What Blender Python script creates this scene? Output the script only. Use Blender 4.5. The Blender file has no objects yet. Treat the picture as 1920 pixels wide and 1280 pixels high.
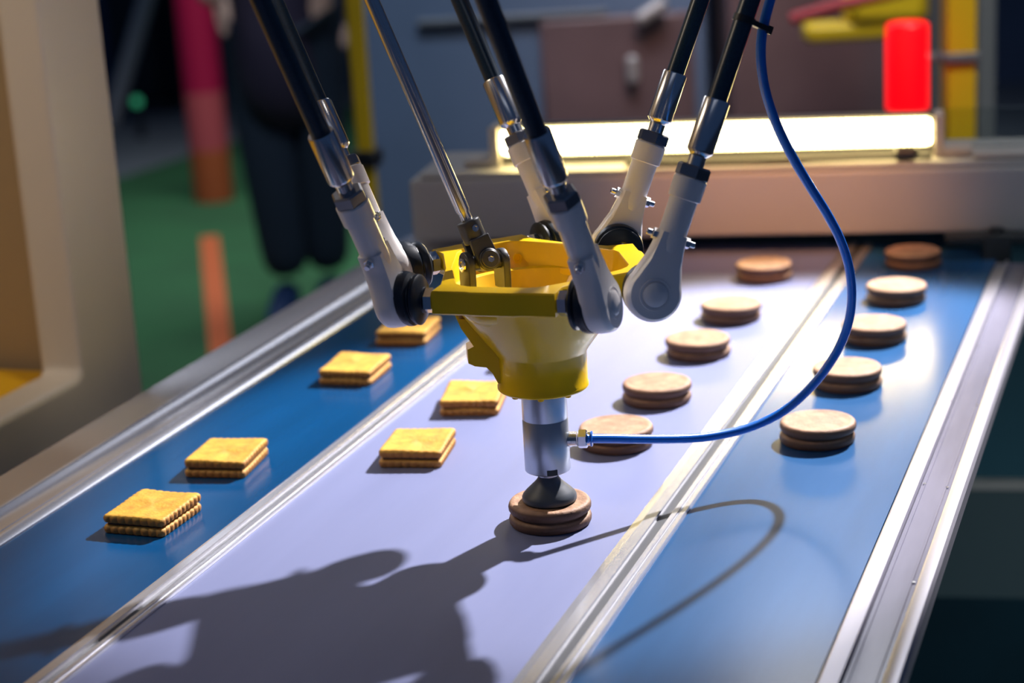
import bpy, bmesh, math, random
from mathutils import Vector, Matrix
random.seed(7)
S = bpy.context.scene
COL = S.collection
V = Vector
BZ = 0.90                      # belt surface above the hall floor

# ------------------------------------------------------------------ camera
F_PX, PCX, PCY = 3600.0, 960.0, 640.0
CAM = V((0.0, 0.0, BZ + 0.50))
_y = V((2265 - PCX, -440 - PCY, F_PX)).normalized()          # vanishing point of the conveyor
_r = 0.06                                                    # camera roll
_t = math.atan2(-(_y.x * math.sin(_r) + _y.y * math.cos(_r)), _y.z)
_d = V((math.sin(_r) * math.cos(_t), math.cos(_r) * math.cos(_t), math.sin(_t)))
_u = -_d
_x = _y.cross(_u)
R = Matrix((_x, _y, _u))                                     # rows: world axes in camera axes
CR, CD, CF = R.col[0].copy(), R.col[1].copy(), R.col[2].copy()
cd = bpy.data.cameras.new('camera')
cam = bpy.data.objects.new('camera', cd)
COL.objects.link(cam)
m = Matrix((CR, -CD, -CF)).transposed().to_4x4()
m.translation = CAM
cam.matrix_world = m
cd.sensor_width = 36.0
cd.lens = 36.0 * F_PX / 1920.0
cd.clip_start = 0.02
cd.dof.use_dof = True
cd.dof.focus_distance = 1.36
cd.dof.aperture_fstop = 4.6
S.camera = cam

# ------------------------------------------------------------------ world, lights, exposure
S.view_settings.view_transform = 'Standard'
S.view_settings.look = 'None'
S.view_settings.gamma = 1.0
S.view_settings.use_curve_mapping = False
S.view_settings.exposure = 0.0
W = bpy.data.worlds.new('hall_air')
S.world = W
W.use_nodes = True
W.node_tree.nodes['Background'].inputs[0].default_value = (0.17, 0.36, 0.88, 1)
W.node_tree.nodes['Background'].inputs[1].default_value = 0.085


def lamp(name, kind, loc, target, energy, color, **kw):
    L = bpy.data.lights.new(name, kind)
    L.energy = energy
    L.color = color
    for k, v in kw.items():
        setattr(L, k, v)
    o = bpy.data.objects.new(name, L)
    COL.objects.link(o)
    o.location = loc
    o.rotation_euler = (V(target) - V(loc)).to_track_quat('-Z', 'Y').to_euler()
    return o


# the work light over the far end of the cell
WL = V((0.10, 2.78, BZ + 1.40))
lamp('work_light', 'SPOT', WL, (-0.385, 1.53, BZ), 540, (1.0, 0.95, 0.96),
     spot_size=math.radians(24.0), spot_blend=0.36, shadow_soft_size=0.028)
# high-bay panel beyond the cell, mirrored in the belts and rails
lamp('high_bay_panel', 'AREA', (-0.72, 4.6, 2.98), (-0.5, 1.0, 0.9), 9.5, (0.90, 0.92, 1.0), shape='RECTANGLE', size=0.75, size_y=0.9)
lamp('rail_fill_panel', 'AREA', (-3.3, 4.2, 2.7), (-0.9, 1.2, 0.9), 20, (0.90, 0.92, 1.0), shape='RECTANGLE', size=1.2, size_y=0.7)  # added panel, gives the left rails something bright to reflect
# ceiling lamps of the hall, with added fill lamps among them
lamp('enclosure_fill_spot', 'SPOT', (0.2, 0.9, 3.3), (-1.1, 1.30, 1.45), 100, (1.0, 0.90, 0.76), spot_size=math.radians(24), spot_blend=0.7, shadow_soft_size=0.2)  # added spot that brightens the cream enclosure front
lamp('enclosure_fill', 'AREA', (-1.40, 1.0, 1.85), (-1.45, 1.0, 0.9), 4, (1.0, 0.86, 0.66), shape='RECTANGLE', size=0.3, size_y=0.7)  # added fill inside the enclosure for tan panels and shelf
lamp('ceiling_light_near', 'AREA', (0.5, -1.0, 3.4), (-0.4, 1.3, 0.9), 1.7, (0.80, 0.86, 1.0), shape='RECTANGLE', size=1.8, size_y=0.6)
lamp('ceiling_light_far', 'AREA', (-2.6, 5.6, 3.9), (-2.6, 6.0, 0), 40, (0.85, 0.92, 1.0), shape='RECTANGLE', size=2.4, size_y=1.2, spread=math.radians(75))
lamp('ceiling_light_aisle', 'AREA', (-0.9, 3.0, 3.2), (-1.3, 4.6, 1.0), 14, (0.75, 0.85, 1.0), shape='RECTANGLE', size=1.6, size_y=0.5, spread=math.radians(70))
lamp('post_fill', 'AREA', (0.35, 2.3, 3.3), (-0.1, 3.1, 1.3), 7, (1.0, 0.97, 0.9), shape='RECTANGLE', size=0.8, size_y=0.4, spread=math.radians(60))  # added fill for the front faces of the right posts
lamp('lower_right_fill', 'AREA', (0.8, 0.3, 1.5), (0.0, 2.15, 0.50), 0.45, (0.8, 0.95, 1.0), shape='RECTANGLE', size=0.5, size_y=0.5, spread=math.radians(30))  # added fill for the dark plates below the beam
# added warm spot that tints the portal beam like lens flare
lamp('flare_tint_spot', 'SPOT', (-0.30, 1.30, BZ + 0.80), (-0.44, 2.08, BZ + 0.08), 62, (1.0, 0.40, 0.13),
     spot_size=math.radians(25), spot_blend=1.0, shadow_soft_size=0.05)
lamp('flare_tint_spot_rear', 'SPOT', (-0.55, 2.9, 2.5), (-1.0, 4.1, 1.1), 60, (1.0, 0.50, 0.32), spot_size=math.radians(34), spot_blend=1.0, shadow_soft_size=0.1)  # added warm spot, carries the flare tint onto the machines behind


# ------------------------------------------------------------------ pixel helpers (design aids on real planes)
def ray(px, py):
    return R @ V((px - PCX, py - PCY, F_PX))


def at(px, py, h=0.0):
    d = ray(px, py)
    return CAM + d * ((BZ + h - CAM.z) / d.z)


def at_plane(px, py, p0, n):
    d = ray(px, py)
    return CAM + d * ((V(p0) - CAM).dot(n) / d.dot(n))


def at_depth(px, py, z):
    return CAM + ray(px, py) * (z / F_PX)


# ------------------------------------------------------------------ materials
def mat(name, col, rough=0.5, metal=0.0, vary=0.0, vscale=40.0, bump=0.0, bscale=200.0, coat=0.0, spec=0.5,
        emit=None, estr=0.0, stretch=None, aniso=0.0, trans=0.0, alpha=1.0):
    M = bpy.data.materials.new(name)
    M.use_nodes = True
    nt = M.node_tree
    b = nt.nodes['Principled BSDF']
    b.inputs['Base Color'].default_value = (*col, 1)
    b.inputs['Roughness'].default_value = rough
    b.inputs['Metallic'].default_value = metal
    b.inputs['Coat Weight'].default_value = coat
    b.inputs['Specular IOR Level'].default_value = spec
    b.inputs['Anisotropic'].default_value = aniso
    b.inputs['Transmission Weight'].default_value = trans
    b.inputs['Alpha'].default_value = alpha
    if emit:
        b.inputs['Emission Color'].default_value = (*emit, 1)
        b.inputs['Emission Strength'].default_value = estr
    if vary or bump:
        tc = nt.nodes.new('ShaderNodeTexCoord')
        mp = nt.nodes.new('ShaderNodeMapping')
        nt.links.new(tc.outputs['Object'], mp.inputs[0])
        if stretch:
            mp.inputs['Scale'].default_value = stretch
    if vary:
        n = nt.nodes.new('ShaderNodeTexNoise')
        n.inputs['Scale'].default_value = vscale
        n.inputs['Detail'].default_value = 5
        nt.links.new(mp.outputs[0], n.inputs['Vector'])
        r = nt.nodes.new('ShaderNodeValToRGB')
        r.color_ramp.elements[0].position = 0.3
        r.color_ramp.elements[1].position = 0.7
        r.color_ramp.elements[0].color = (*[c * (1 - vary) for c in col], 1)
        r.color_ramp.elements[1].color = (*[min(1, c * (1 + vary)) for c in col], 1)
        nt.links.new(n.outputs['Fac'], r.inputs[0])
        nt.links.new(r.outputs[0], b.inputs['Base Color'])
    if bump:
        n2 = nt.nodes.new('ShaderNodeTexNoise')
        n2.inputs['Scale'].default_value = bscale
        n2.inputs['Detail'].default_value = 4
        nt.links.new(mp.outputs[0], n2.inputs['Vector'])
        bp = nt.nodes.new('ShaderNodeBump')
        bp.inputs['Strength'].default_value = bump
        bp.inputs['Distance'].default_value = 0.001
        nt.links.new(n2.outputs['Fac'], bp.inputs['Height'])
        nt.links.new(bp.outputs[0], b.inputs['Normal'])
    return M


def biscuit_mat(name, pale, brown, top_z, spots):
    """baked dough: paler flat face, browner rim and flank with their shade painted in, mottled crust"""
    M = mat(name, pale, 0.62, bump=0.55, bscale=420)
    nt = M.node_tree
    b = nt.nodes['Principled BSDF']
    tc = nt.nodes.new('ShaderNodeTexCoord')
    n = nt.nodes.new('ShaderNodeTexNoise')
    n.inputs['Scale'].default_value = 95
    n.inputs['Detail'].default_value = 6
    nt.links.new(tc.outputs['Object'], n.inputs['Vector'])
    r = nt.nodes.new('ShaderNodeValToRGB')
    r.color_ramp.elements[0].position = 0.30
    r.color_ramp.elements[1].position = 0.62
    r.color_ramp.elements[0].color = (*[a * 0.42 + c * 0.58 for a, c in zip(pale, brown)], 1)
    r.color_ramp.elements[1].color = (*pale, 1)
    nt.links.new(n.outputs['Fac'], r.inputs[0])
    # browner flank: by height within the biscuit (object space, shade painted into the crust colour)
    sx = nt.nodes.new('ShaderNodeSeparateXYZ')
    nt.links.new(tc.outputs['Object'], sx.inputs[0])
    mr = nt.nodes.new('ShaderNodeMapRange')
    mr.inputs['From Min'].default_value = top_z - 0.0022
    mr.inputs['From Max'].default_value = top_z - 0.0006
    nt.links.new(sx.outputs['Z'], mr.inputs['Value'])
    mx = nt.nodes.new('ShaderNodeMix')
    mx.data_type = 'RGBA'
    mx.inputs[6].default_value = (*brown, 1)
    nt.links.new(mr.outputs[0], mx.inputs[0])
    nt.links.new(r.outputs[0], mx.inputs[7])
    nt.links.new(mx.outputs[2], b.inputs['Base Color'])
    return M


M = {}
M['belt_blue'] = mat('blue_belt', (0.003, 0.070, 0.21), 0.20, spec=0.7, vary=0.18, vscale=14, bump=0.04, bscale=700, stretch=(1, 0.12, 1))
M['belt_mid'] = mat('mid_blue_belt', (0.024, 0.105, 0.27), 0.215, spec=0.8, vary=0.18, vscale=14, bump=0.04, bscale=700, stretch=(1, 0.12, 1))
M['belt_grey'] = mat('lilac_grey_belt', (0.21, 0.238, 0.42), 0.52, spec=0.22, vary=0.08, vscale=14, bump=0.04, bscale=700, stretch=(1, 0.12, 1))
M['alu'] = mat('brushed_aluminium', (0.84, 0.85, 0.92), 0.26, 0.78, vary=0.05, vscale=30, bump=0.015, bscale=300, stretch=(1, 0.03, 1))
M['alu_dark'] = mat('groove_dark_grey', (0.055, 0.06, 0.07), 0.5)  # dark grey of the strips that fill the rail grooves
M['acrylic'] = mat('clear_scratched_strip', (0.22, 0.215, 0.28), 0.18, 0.1, vary=0.25, vscale=22, bump=0.10, bscale=120, stretch=(1, 0.15, 1))
M['alu_side'] = mat('side_aluminium', (0.52, 0.51, 0.58), 0.30, 0.6, vary=0.10, vscale=30, bump=0.02, bscale=300, stretch=(1, 0.05, 1))
M['cabinet'] = mat('teal_cabinet', (0.03, 0.105, 0.14), 0.45, vary=0.2, vscale=3)
M['slate'] = mat('slate_teal', (0.075, 0.115, 0.125), 0.5)
M['chassis'] = mat('dark_teal_chassis', (0.006, 0.032, 0.048), 0.40, vary=0.2, vscale=6)
M['yellow'] = mat('yellow_enamel', (0.92, 0.565, 0.0), 0.33, coat=0.22, spec=0.4, vary=0.03, vscale=30)
M['white'] = mat('white_rod_end', (0.86, 0.82, 0.80), 0.30, coat=0.2)
M['steel'] = mat('steel', (0.72, 0.71, 0.71), 0.22, 1.0)
M['bright'] = mat('bright_zinc', (0.80, 0.80, 0.80), 0.2, 1.0)
M['nut'] = mat('dark_nut_steel', (0.33, 0.32, 0.33), 0.3, 1.0)
M['yoke'] = mat('blackened_steel', (0.085, 0.088, 0.096), 0.40, 0.5, vary=0.1, vscale=80)
M['carbon'] = mat('carbon_tube', (0.009, 0.028, 0.052), 0.30, coat=0.3, vary=0.3, vscale=900)
M['rubber'] = mat('black_rubber', (0.008, 0.014, 0.024), 0.36, spec=0.5)
M['gripper'] = mat('satin_aluminium', (0.46, 0.50, 0.56), 0.34, 0.85, vary=0.04, vscale=60)
M['cup'] = mat('grey_black_rubber', (0.050, 0.062, 0.080), 0.45)
M['hose'] = mat('blue_hose', (0.010, 0.17, 0.70), 0.28, coat=0.2)
M['tie'] = mat('black_nylon', (0.012, 0.012, 0.014), 0.4)
M['cream'] = mat('cream_panel', (0.62, 0.55, 0.47), 0.45)
M['tan'] = mat('tan_panel', (0.42, 0.32, 0.20), 0.5)
M['ochre'] = mat('ochre_shelf', (0.78, 0.43, 0.008), 0.4)
M['beam'] = mat('grey_portal', (0.36, 0.355, 0.36), 0.5, vary=0.08, vscale=5)
M['bracket'] = mat('grey_bracket', (0.42, 0.39, 0.36), 0.5)
M['housing'] = mat('lamp_housing', (0.10, 0.10, 0.105), 0.4, 0.4)
M['led'] = mat('lit_diffuser', (1, 1, 1), 0.4, emit=(1.0, 0.77, 0.30), estr=28)
M['ledbead'] = mat('lit_beads', (1, 1, 1), 0.4, emit=(1.0, 0.80, 0.42), estr=2.2)
M['redlamp'] = mat('red_lit_lens', (0.8, 0.0, 0.0), 0.4, emit=(1.0, 0.0, 0.004), estr=1.6)
M['ypost'] = mat('yellow_post', (0.72, 0.50, 0.01), 0.45)
M['gpost'] = mat('grey_post', (0.13, 0.145, 0.16), 0.5)
M['blackp'] = mat('black_plastic', (0.010, 0.014, 0.018), 0.45)
M['wall'] = mat('slate_wall', (0.060, 0.085, 0.145), 0.8, vary=0.25, vscale=0.9)
M['wallpanel'] = mat('wall_panel', (0.085, 0.13, 0.21), 0.7, vary=0.2, vscale=1.2)
M['floor'] = mat('grey_floor', (0.12, 0.13, 0.14), 0.6, vary=0.1, vscale=2)
M['green'] = mat('green_carpet', (0.009, 0.068, 0.017), 0.9, vary=0.2, vscale=3)
M['pink'] = mat('red_banner', (0.42, 0.002, 0.05), 0.5)
M['pink2'] = mat('rose_banner', (0.50, 0.075, 0.085), 0.5)
M['orange'] = mat('orange_tape', (0.42, 0.085, 0.02), 0.6)
M['trousers'] = mat('navy_trousers', (0.006, 0.016, 0.032), 0.8)
M['jacket'] = mat('plum_jacket', (0.016, 0.010, 0.028), 0.8)
M['skin'] = mat('skin', (0.42, 0.27, 0.20), 0.5)
M['hair'] = mat('dark_hair', (0.012, 0.009, 0.008), 0.5)
M['shoe'] = mat('blue_shoe', (0.010, 0.030, 0.09), 0.5)
M['machine'] = mat('dark_machine', (0.115, 0.072, 0.075), 0.5, vary=0.2, vscale=4)  # warm flare tint mixed into the base colour
M['redtube'] = mat('red_tube', (0.50, 0.015, 0.03), 0.4)
M['chrome'] = mat('pale_metal', (0.55, 0.52, 0.50), 0.35, 0.6)
M['greenled'] = mat('green_indicator', (0.02, 0.2, 0.1), 0.4, emit=(0.05, 0.45, 0.22), estr=0.5)
M['glass'] = mat('clear_guard', (0.75, 0.80, 0.80), 0.05, trans=1.0)
M['glass'].node_tree.nodes['Principled BSDF'].inputs['IOR'].default_value = 1.02
M['sq'] = biscuit_mat('golden_biscuit', (0.80, 0.45, 0.055), (0.42, 0.165, 0.025), 0.0144, True)
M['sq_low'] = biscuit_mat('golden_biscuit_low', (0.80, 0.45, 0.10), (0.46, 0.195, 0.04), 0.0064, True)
M['rd'] = biscuit_mat('tan_biscuit', (0.50, 0.285, 0.17), (0.13, 0.062, 0.034), 0.0172, True)
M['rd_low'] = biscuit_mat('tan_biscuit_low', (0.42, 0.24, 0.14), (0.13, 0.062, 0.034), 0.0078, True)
M['cream_fill'] = mat('dark_filling', (0.10, 0.045, 0.02), 0.6)


# ------------------------------------------------------------------ mesh builder
def frame(axis, hint=None):
    a = V(axis).normalized()
    h = V(hint) if hint else (V((0, 0, 1)) if abs(a.z) < 0.9 else V((1, 0, 0)))
    x = (h - a * h.dot(a)).normalized()
    return x, a.cross(x), a


class MB:
    def __init__(self):
        self.b = bmesh.new()

    def loft(self, rings, cap=True, closed=False):
        b = self.b
        vs = [[b.verts.new(p) for p in r] for r in rings]
        n = len(vs[0])
        pairs = list(zip(vs, vs[1:])) + ([(vs[-1], vs[0])] if closed else [])
        for A, B in pairs:
            for i in range(n):
                j = (i + 1) % n
                b.faces.new((A[i], A[j], B[j], B[i]))
        if cap and not closed:
            b.faces.new(list(reversed(vs[0])))
            b.faces.new(vs[-1])
        return self

    def lathe(self, o, axis, prof, n=28, hint=None, cap=True):
        x, y, a = frame(axis, hint)
        o = V(o)
        rings = []
        for s, r in prof:
            r = max(r, 1e-5)
            rings.append([o + a * s + x * (r * math.cos(2 * math.pi * i / n)) + y * (r * math.sin(2 * math.pi * i / n)) for i in range(n)])
        return self.loft(rings, cap)

    def cyl(self, p0, p1, r, n=28, r1=None, ch=0.0, hint=None):
        p0, p1 = V(p0), V(p1)
        L = (p1 - p0).length
        r1 = r if r1 is None else r1
        pr = [(0, r), (L, r1)] if not ch else [(0, r - ch), (ch, r), (L - ch, r1), (L, r1 - ch)]
        return self.lathe(p0, p1 - p0, pr, n, hint)

    def prism(self, poly, o, ex, ey, ez, z0, z1, ch=0.0):
        o, ex, ey, ez = V(o), V(ex), V(ey), V(ez)
        n = len(poly)
        cx = sum(p[0] for p in poly) / n
        cy = sum(p[1] for p in poly) / n
        ext = max(max(abs(p[0] - cx), abs(p[1] - cy)) for p in poly)

        def ring(z, k):
            return [o + ex * (cx + (p[0] - cx) * k) + ey * (cy + (p[1] - cy) * k) + ez * z for p in poly]
        if ch:
            k = 1 - ch / ext
            return self.loft([ring(z0, k), ring(z0 + ch, 1), ring(z1 - ch, 1), ring(z1, k)])
        return self.loft([ring(z0, 1), ring(z1, 1)])

    def box(self, c, s, ax=None):
        ex, ey, ez = ax or (V((1, 0, 0)), V((0, 1, 0)), V((0, 0, 1)))
        hx, hy = s[0] / 2, s[1] / 2
        return self.prism([(-hx, -hy), (hx, -hy), (hx, hy), (-hx, hy)], c, ex, ey, ez, -s[2] / 2, s[2] / 2)

    def tube(self, pts, r, n=14, r_of=None):
        pts = [V(p) for p in pts]
        rings = []
        x = None
        for i, p in enumerate(pts):
            t = (pts[min(i + 1, len(pts) - 1)] - pts[max(i - 1, 0)]).normalized()
            if x is None:
                x = frame(t)[0]
            x = (x - t * x.dot(t)).normalized()
            y = t.cross(x)
            rr = r_of(i) if r_of else r
            rings.append([p + x * (rr * math.cos(2 * math.pi * k / n)) + y * (rr * math.sin(2 * math.pi * k / n)) for k in range(n)])
        return self.loft(rings)

    def build(self, name, material, parent=None, loc=(0, 0, 0), bevel=0.0, seg=2, smooth=True, sub=0):
        b = self.b
        loc = V(loc)
        for v in b.verts:
            v.co -= loc
        bmesh.ops.recalc_face_normals(b, faces=b.faces)
        if smooth:
            for f in b.faces:
                f.smooth = True
            for e in b.edges:
                if len(e.link_faces) == 2 and e.calc_face_angle(0) > math.radians(38):
                    e.smooth = False
        me = bpy.data.meshes.new(name)
        b.to_mesh(me)
        b.free()
        me.materials.append(material)
        o = bpy.data.objects.new(name, me)
        COL.objects.link(o)
        if parent:
            o.parent = parent
        else:
            o.location = loc
        if bevel:
            md = o.modifiers.new('bevel', 'BEVEL')
            md.width = bevel
            md.segments = seg
            md.limit_method = 'ANGLE'
            md.angle_limit = math.radians(38)
            md.harden_normals = False
        return o


def tag(o, label=None, cat=None, group=None, kind=None):
    if label:
        o['label'] = label
    if cat:
        o['category'] = cat
    if group:
        o['group'] = group
    if kind:
        o['kind'] = kind
    return o


def thing(name, label, cat, loc, rz=0.0, group=None):
    o = bpy.data.objects.new(name, None)
    o.empty_display_size = 0.05
    COL.objects.link(o)
    o.location = loc
    o.rotation_euler = (0, 0, rz)
    return tag(o, label, cat, group)


def copy_tree(o, parent=None):
    c = o.copy()
    COL.objects.link(c)
    if parent:
        c.parent = parent
    for ch in list(o.children):
        copy_tree(ch, c)
    return c


X, Y, Z = V((1, 0, 0)), V((0, 1, 0)), V((0, 0, 1))


def extrude_y(prof, y0, y1):
    """profile in (x, height above the belt) swept along the conveyor"""
    mb = MB()
    mb.loft([[V((x, y, BZ + h)) for x, h in prof] for y in (y0, y1)])
    return mb


# ------------------------------------------------------------------ setting
YW = 9.4
mb = MB().box((-2.0, 5.0, -0.05), (14, 14, 0.1))
tag(mb.build('floor', M['floor'], loc=(-2, 5, 0), smooth=False), kind='structure')
mb = MB().box((-2.0, YW + 0.1, 2.2), (14, 0.2, 4.4))
tag(mb.build('wall_back', M['wall'], loc=(-2, YW, 0), smooth=False), kind='structure')
g0, g1 = at(200, 345, -0.9), at(440, 268, -0.9)
dr = (g1 - g0).normalized()
nn = V((dr.y, -dr.x, 0))
if nn.y > 0:
    nn = -nn
a0, a1 = g0 - dr * 4.5, g1 + dr * 1.0
mb = MB()
mb.loft([[V((p.x, p.y, z)) for p in (a0, a1, a1 + nn * 2.3, a0 + nn * 2.3)] for z in (0.0, 0.008)])
tag(mb.build('green_carpet', M['green'], loc=(a0.x, a0.y, 0), smooth=False),
    'green carpet area laid on the grey hall floor behind the conveyor', 'carpet')

# ------------------------------------------------------------------ conveyor
YC0, YC1 = 0.35, 2.13
cv = thing('belt_conveyor', 'blue and lilac three-lane belt conveyor with aluminium divider rails under the robot', 'conveyor', (-0.53, 1.4, 0))
L0 = V((-0.53, 1.4, 0))


def belt(x0, x1, material, label):
    mb = MB()
    mb.loft([[V((x, y, BZ + h)) for x, h in ((x0, -0.004), (x1, -0.004), (x1, 0), (x0, 0))] for y in (YC0, YC1)])
    return tag(mb.build('belt', material, cv, L0, smooth=False), label)


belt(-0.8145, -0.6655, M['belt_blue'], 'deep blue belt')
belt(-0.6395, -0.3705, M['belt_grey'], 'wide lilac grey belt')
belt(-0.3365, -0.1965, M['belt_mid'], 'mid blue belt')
# left edge rail: flat outer band, bright bead, trough, inner lip
mb = extrude_y([(-0.905, -0.03), (-0.905, 0.0005), (-0.9035, 0.002), (-0.868, 0.002), (-0.864, 0.0035), (-0.860, 0.0062), (-0.855, 0.0070),
                (-0.851, 0.0060), (-0.848, 0.0040), (-0.842, 0.0025), (-0.834, 0.0025), (-0.8290, 0.0040), (-0.8280, 0.0040), (-0.8275, -0.03)], YC0, YC1)
mb.build('edge_rail', M['alu'], cv, L0)
mb = extrude_y([(-0.8265, -0.03), (-0.8265, 0.0030), (-0.8255, 0.0042), (-0.8205, 0.0042), (-0.8150, 0.0012), (-0.8148, -0.03)], YC0, YC1)
mb.build('edge_strip', M['alu'], cv, L0)
extrude_y([(-0.8280, -0.02), (-0.8280, -0.001), (-0.8260, -0.001), (-0.8260, -0.02)], YC0, YC1).build('groove', M['alu_dark'], cv, L0)
# divider rails: two bars with a dark groove between
for x0, x1 in ((-0.6652, -0.6398), (-0.3702, -0.3368)):
    w = x1 - x0
    k = lambda t: x0 + w * t
    extrude_y([(k(0), -0.03), (k(0), 0.0006), (k(.18), 0.0014), (k(.22), 0.0036), (k(.46), 0.0038), (k(.48), 0.003), (k(.48), -0.03)], YC0, YC1).build('divider_rail', M['alu'], cv, L0)
    extrude_y([(k(.48), -0.03), (k(.48), 0.0006), (k(.70), 0.0006), (k(.70), -0.03)], YC0, YC1).build('groove', M['alu_dark'], cv, L0)
    extrude_y([(k(.70), -0.03), (k(.70), 0.0022), (k(.715), 0.0028), (k(.82), 0.0028), (k(.835), 0.0020), (k(.97), 0.0022), (k(1), 0.0004), (k(1), -0.03)], YC0, YC1).build('divider_rail', M['alu'], cv, L0)
# right edge: white lip in two lengths, clear strip in a channel, bright outer flange
for ya, yb in ((YC0, 1.5445), (1.5460, 2.045)):
    extrude_y([(-0.1950, -0.03), (-0.1950, 0.0015), (-0.1935, 0.0030), (-0.1850, 0.0030), (-0.1840, 0.0062), (-0.1815, 0.0062), (-0.1805, 0.003), (-0.1805, -0.03)], ya, yb).build('edge_lip', M['alu_side'], cv, L0)
extrude_y([(-0.1800, -0.02), (-0.1800, 0.0030), (-0.1782, 0.0030), (-0.1779, 0.0037), (-0.1771, 0.0037), (-0.1768, 0.0030), (-0.1632, 0.0030), (-0.1628, 0.0040), (-0.1614, 0.0040), (-0.1610, 0.0030), (-0.1585, 0.0030), (-0.1585, -0.02)], YC0, 2.045).build('cover_strip', M['acrylic'], cv, L0)
extrude_y([(-0.1580, -0.008), (-0.1580, 0.0042), (-0.1560, 0.0050), (-0.1490, 0.0050), (-0.1470, 0.0030), (-0.1470, -0.008)], YC0, 2.045).build('edge_flange', M['alu_side'], cv, L0)
extrude_y([(-0.8900, -0.16), (-0.8900, -0.022), (-0.1560, -0.022), (-0.1560, -0.034), (-0.5500, -0.034), (-0.5500, -0.16)], YC0 + 0.02, YC1 - 0.02).build('chassis', M['chassis'], cv, L0)
for y in (0.6, 1.3, 1.95):
    for x in (-0.85, -0.58):
        MB().box((x, y, (BZ - 0.16) / 2), (0.05, 0.05, BZ - 0.16)).build('leg', M['chassis'], cv, L0, smooth=False)
# screw heads along the clear strip
for y, x in ((1.165, -0.1605), (1.345, -0.1610), (1.545, -0.1610), (1.62, -0.161), (1.71, -0.1612), (1.35, -0.178), (1.72, -0.1785)):
    MB().cyl((x, y, BZ + 0.0028), (x, y, BZ + 0.0040), 0.0012, 10).build('screw', M['bright'], cv, L0)

# ------------------------------------------------------------------ biscuits
def rounded_disc(z0, z1, r, dome=0.0, rim=0.0, n=40, wob=0.0, sd=0):
    rnd = random.Random(sd)
    ph = [rnd.uniform(0, 6.28) for _ in range(4)]
    t = z1 - z0
    prof = [(z0, r - 0.0030), (z0 + 0.0006, r - 0.0012), (z0 + t * .3, r - 0.0002), (z0 + t * .55, r), (z1 - t * .25, r - 0.0004), (z1 - 0.0006, r - 0.0014), (z1, r - 0.0030),
            (z1 - rim * .5, r - 0.0050), (z1 - rim, r - 0.0075), (z1 - rim + dome * .6, r * 0.45), (z1 - rim + dome, r * 0.12)]
    rings = []
    for z, rr in prof:
        rg = []
        for i in range(n):
            a = 2 * math.pi * i / n
            q = rr * (1 + wob * (math.sin(2 * a + ph[0]) * .6 + math.sin(5 * a + ph[1]) * .35 + math.sin(9 * a + ph[2]) * .3))
            zz = z + (wob * 0.010 * math.sin(3 * a + ph[3]) * (rr / r) if z > z0 + t * .4 else 0)
            rg.append(V((q * math.cos(a), q * math.sin(a), zz)))
        rings.append(rg)
    mb = MB()
    mb.loft(rings)
    return mb


def scallop(z0, z1, w, l, sd, nx=8, ny=10):
    """rectangular biscuit with scalloped edges, slightly uneven"""
    rnd = random.Random(sd)
    hw, hl = w / 2, l / 2
    base = []
    sub = 4

    def edge(p, q, nlob, nx_, ny_):
        for i in range(nlob * sub):
            t = i / (nlob * sub)
            amp = 0.0011 * abs(math.sin(math.pi * t * nlob))
            base.append(((p[0] + (q[0] - p[0]) * t) + nx_ * (amp - 0.0007), (p[1] + (q[1] - p[1]) * t) + ny_ * (amp - 0.0007)))
    edge((-hw, -hl), (hw, -hl), nx, 0, -1)
    edge((hw, -hl), (hw, hl), ny, 1, 0)
    edge((hw, hl), (-hw, hl), nx, 0, 1)
    edge((-hw, hl), (-hw, -hl), ny, -1, 0)
    base = [(x * (1 - 0.03 * max(0, abs(x) / hw + abs(y) / hl - 1.86) / 0.14), y * (1 - 0.03 * max(0, abs(x) / hw + abs(y) / hl - 1.86) / 0.14)) for x, y in base]
    flat = [(x / max(abs(x) / hw, abs(y) / hl, 1e-6), y / max(abs(x) / hw, abs(y) / hl, 1e-6)) for x, y in base]
    t = z1 - z0
    ks = [(z0, 0.93), (z0 + 0.0008, 0.982), (z0 + t * .45, 1.0), (z1 - 0.0016, 0.995), (z1 - 0.0005, 0.968), (z1, 0.93), (z1 - 0.0003, 0.84), (z1 - 0.0005, 0.55), (z1 - 0.0003, 0.25), (z1 - 0.0004, 0.05)]
    mb = MB()
    px, py = rnd.uniform(0, 6), rnd.uniform(0, 6)
    mb.loft([[V((x * k, y * k, z + (0.0007 * math.sin(x * 90 + px) * math.sin(y * 80 + py) if z > z0 + t * .5 else 0))) for x, y in (base if k > 0.9 else flat)] for z, k in ks])
    return mb


def make_square(sd):
    root = thing('square_biscuit', 'x', 'biscuit', (0, 0, 0), 0, 'square sandwich biscuits on the belts')
    scallop(0.0, 0.0064, 0.0515, 0.0600, sd).build('wafer', M['sq_low'], root)
    MB().prism([(-.0225, -.0265), (.0225, -.0265), (.0225, .0265), (-.0225, .0265)], (0, 0, 0), X, Y, Z, 0.0060, 0.0084).build('filling', M['cream_fill'], root)
    w = scallop(0.0080, 0.0144, 0.0515, 0.0600, sd + 50).build('wafer', M['sq'], root)
    for v in w.data.vertices:
        v.co.x += 0.0006 * math.sin(sd)
        v.co.z += 0.010 * v.co.y * math.cos(sd * 2.1)
    return root


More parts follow.
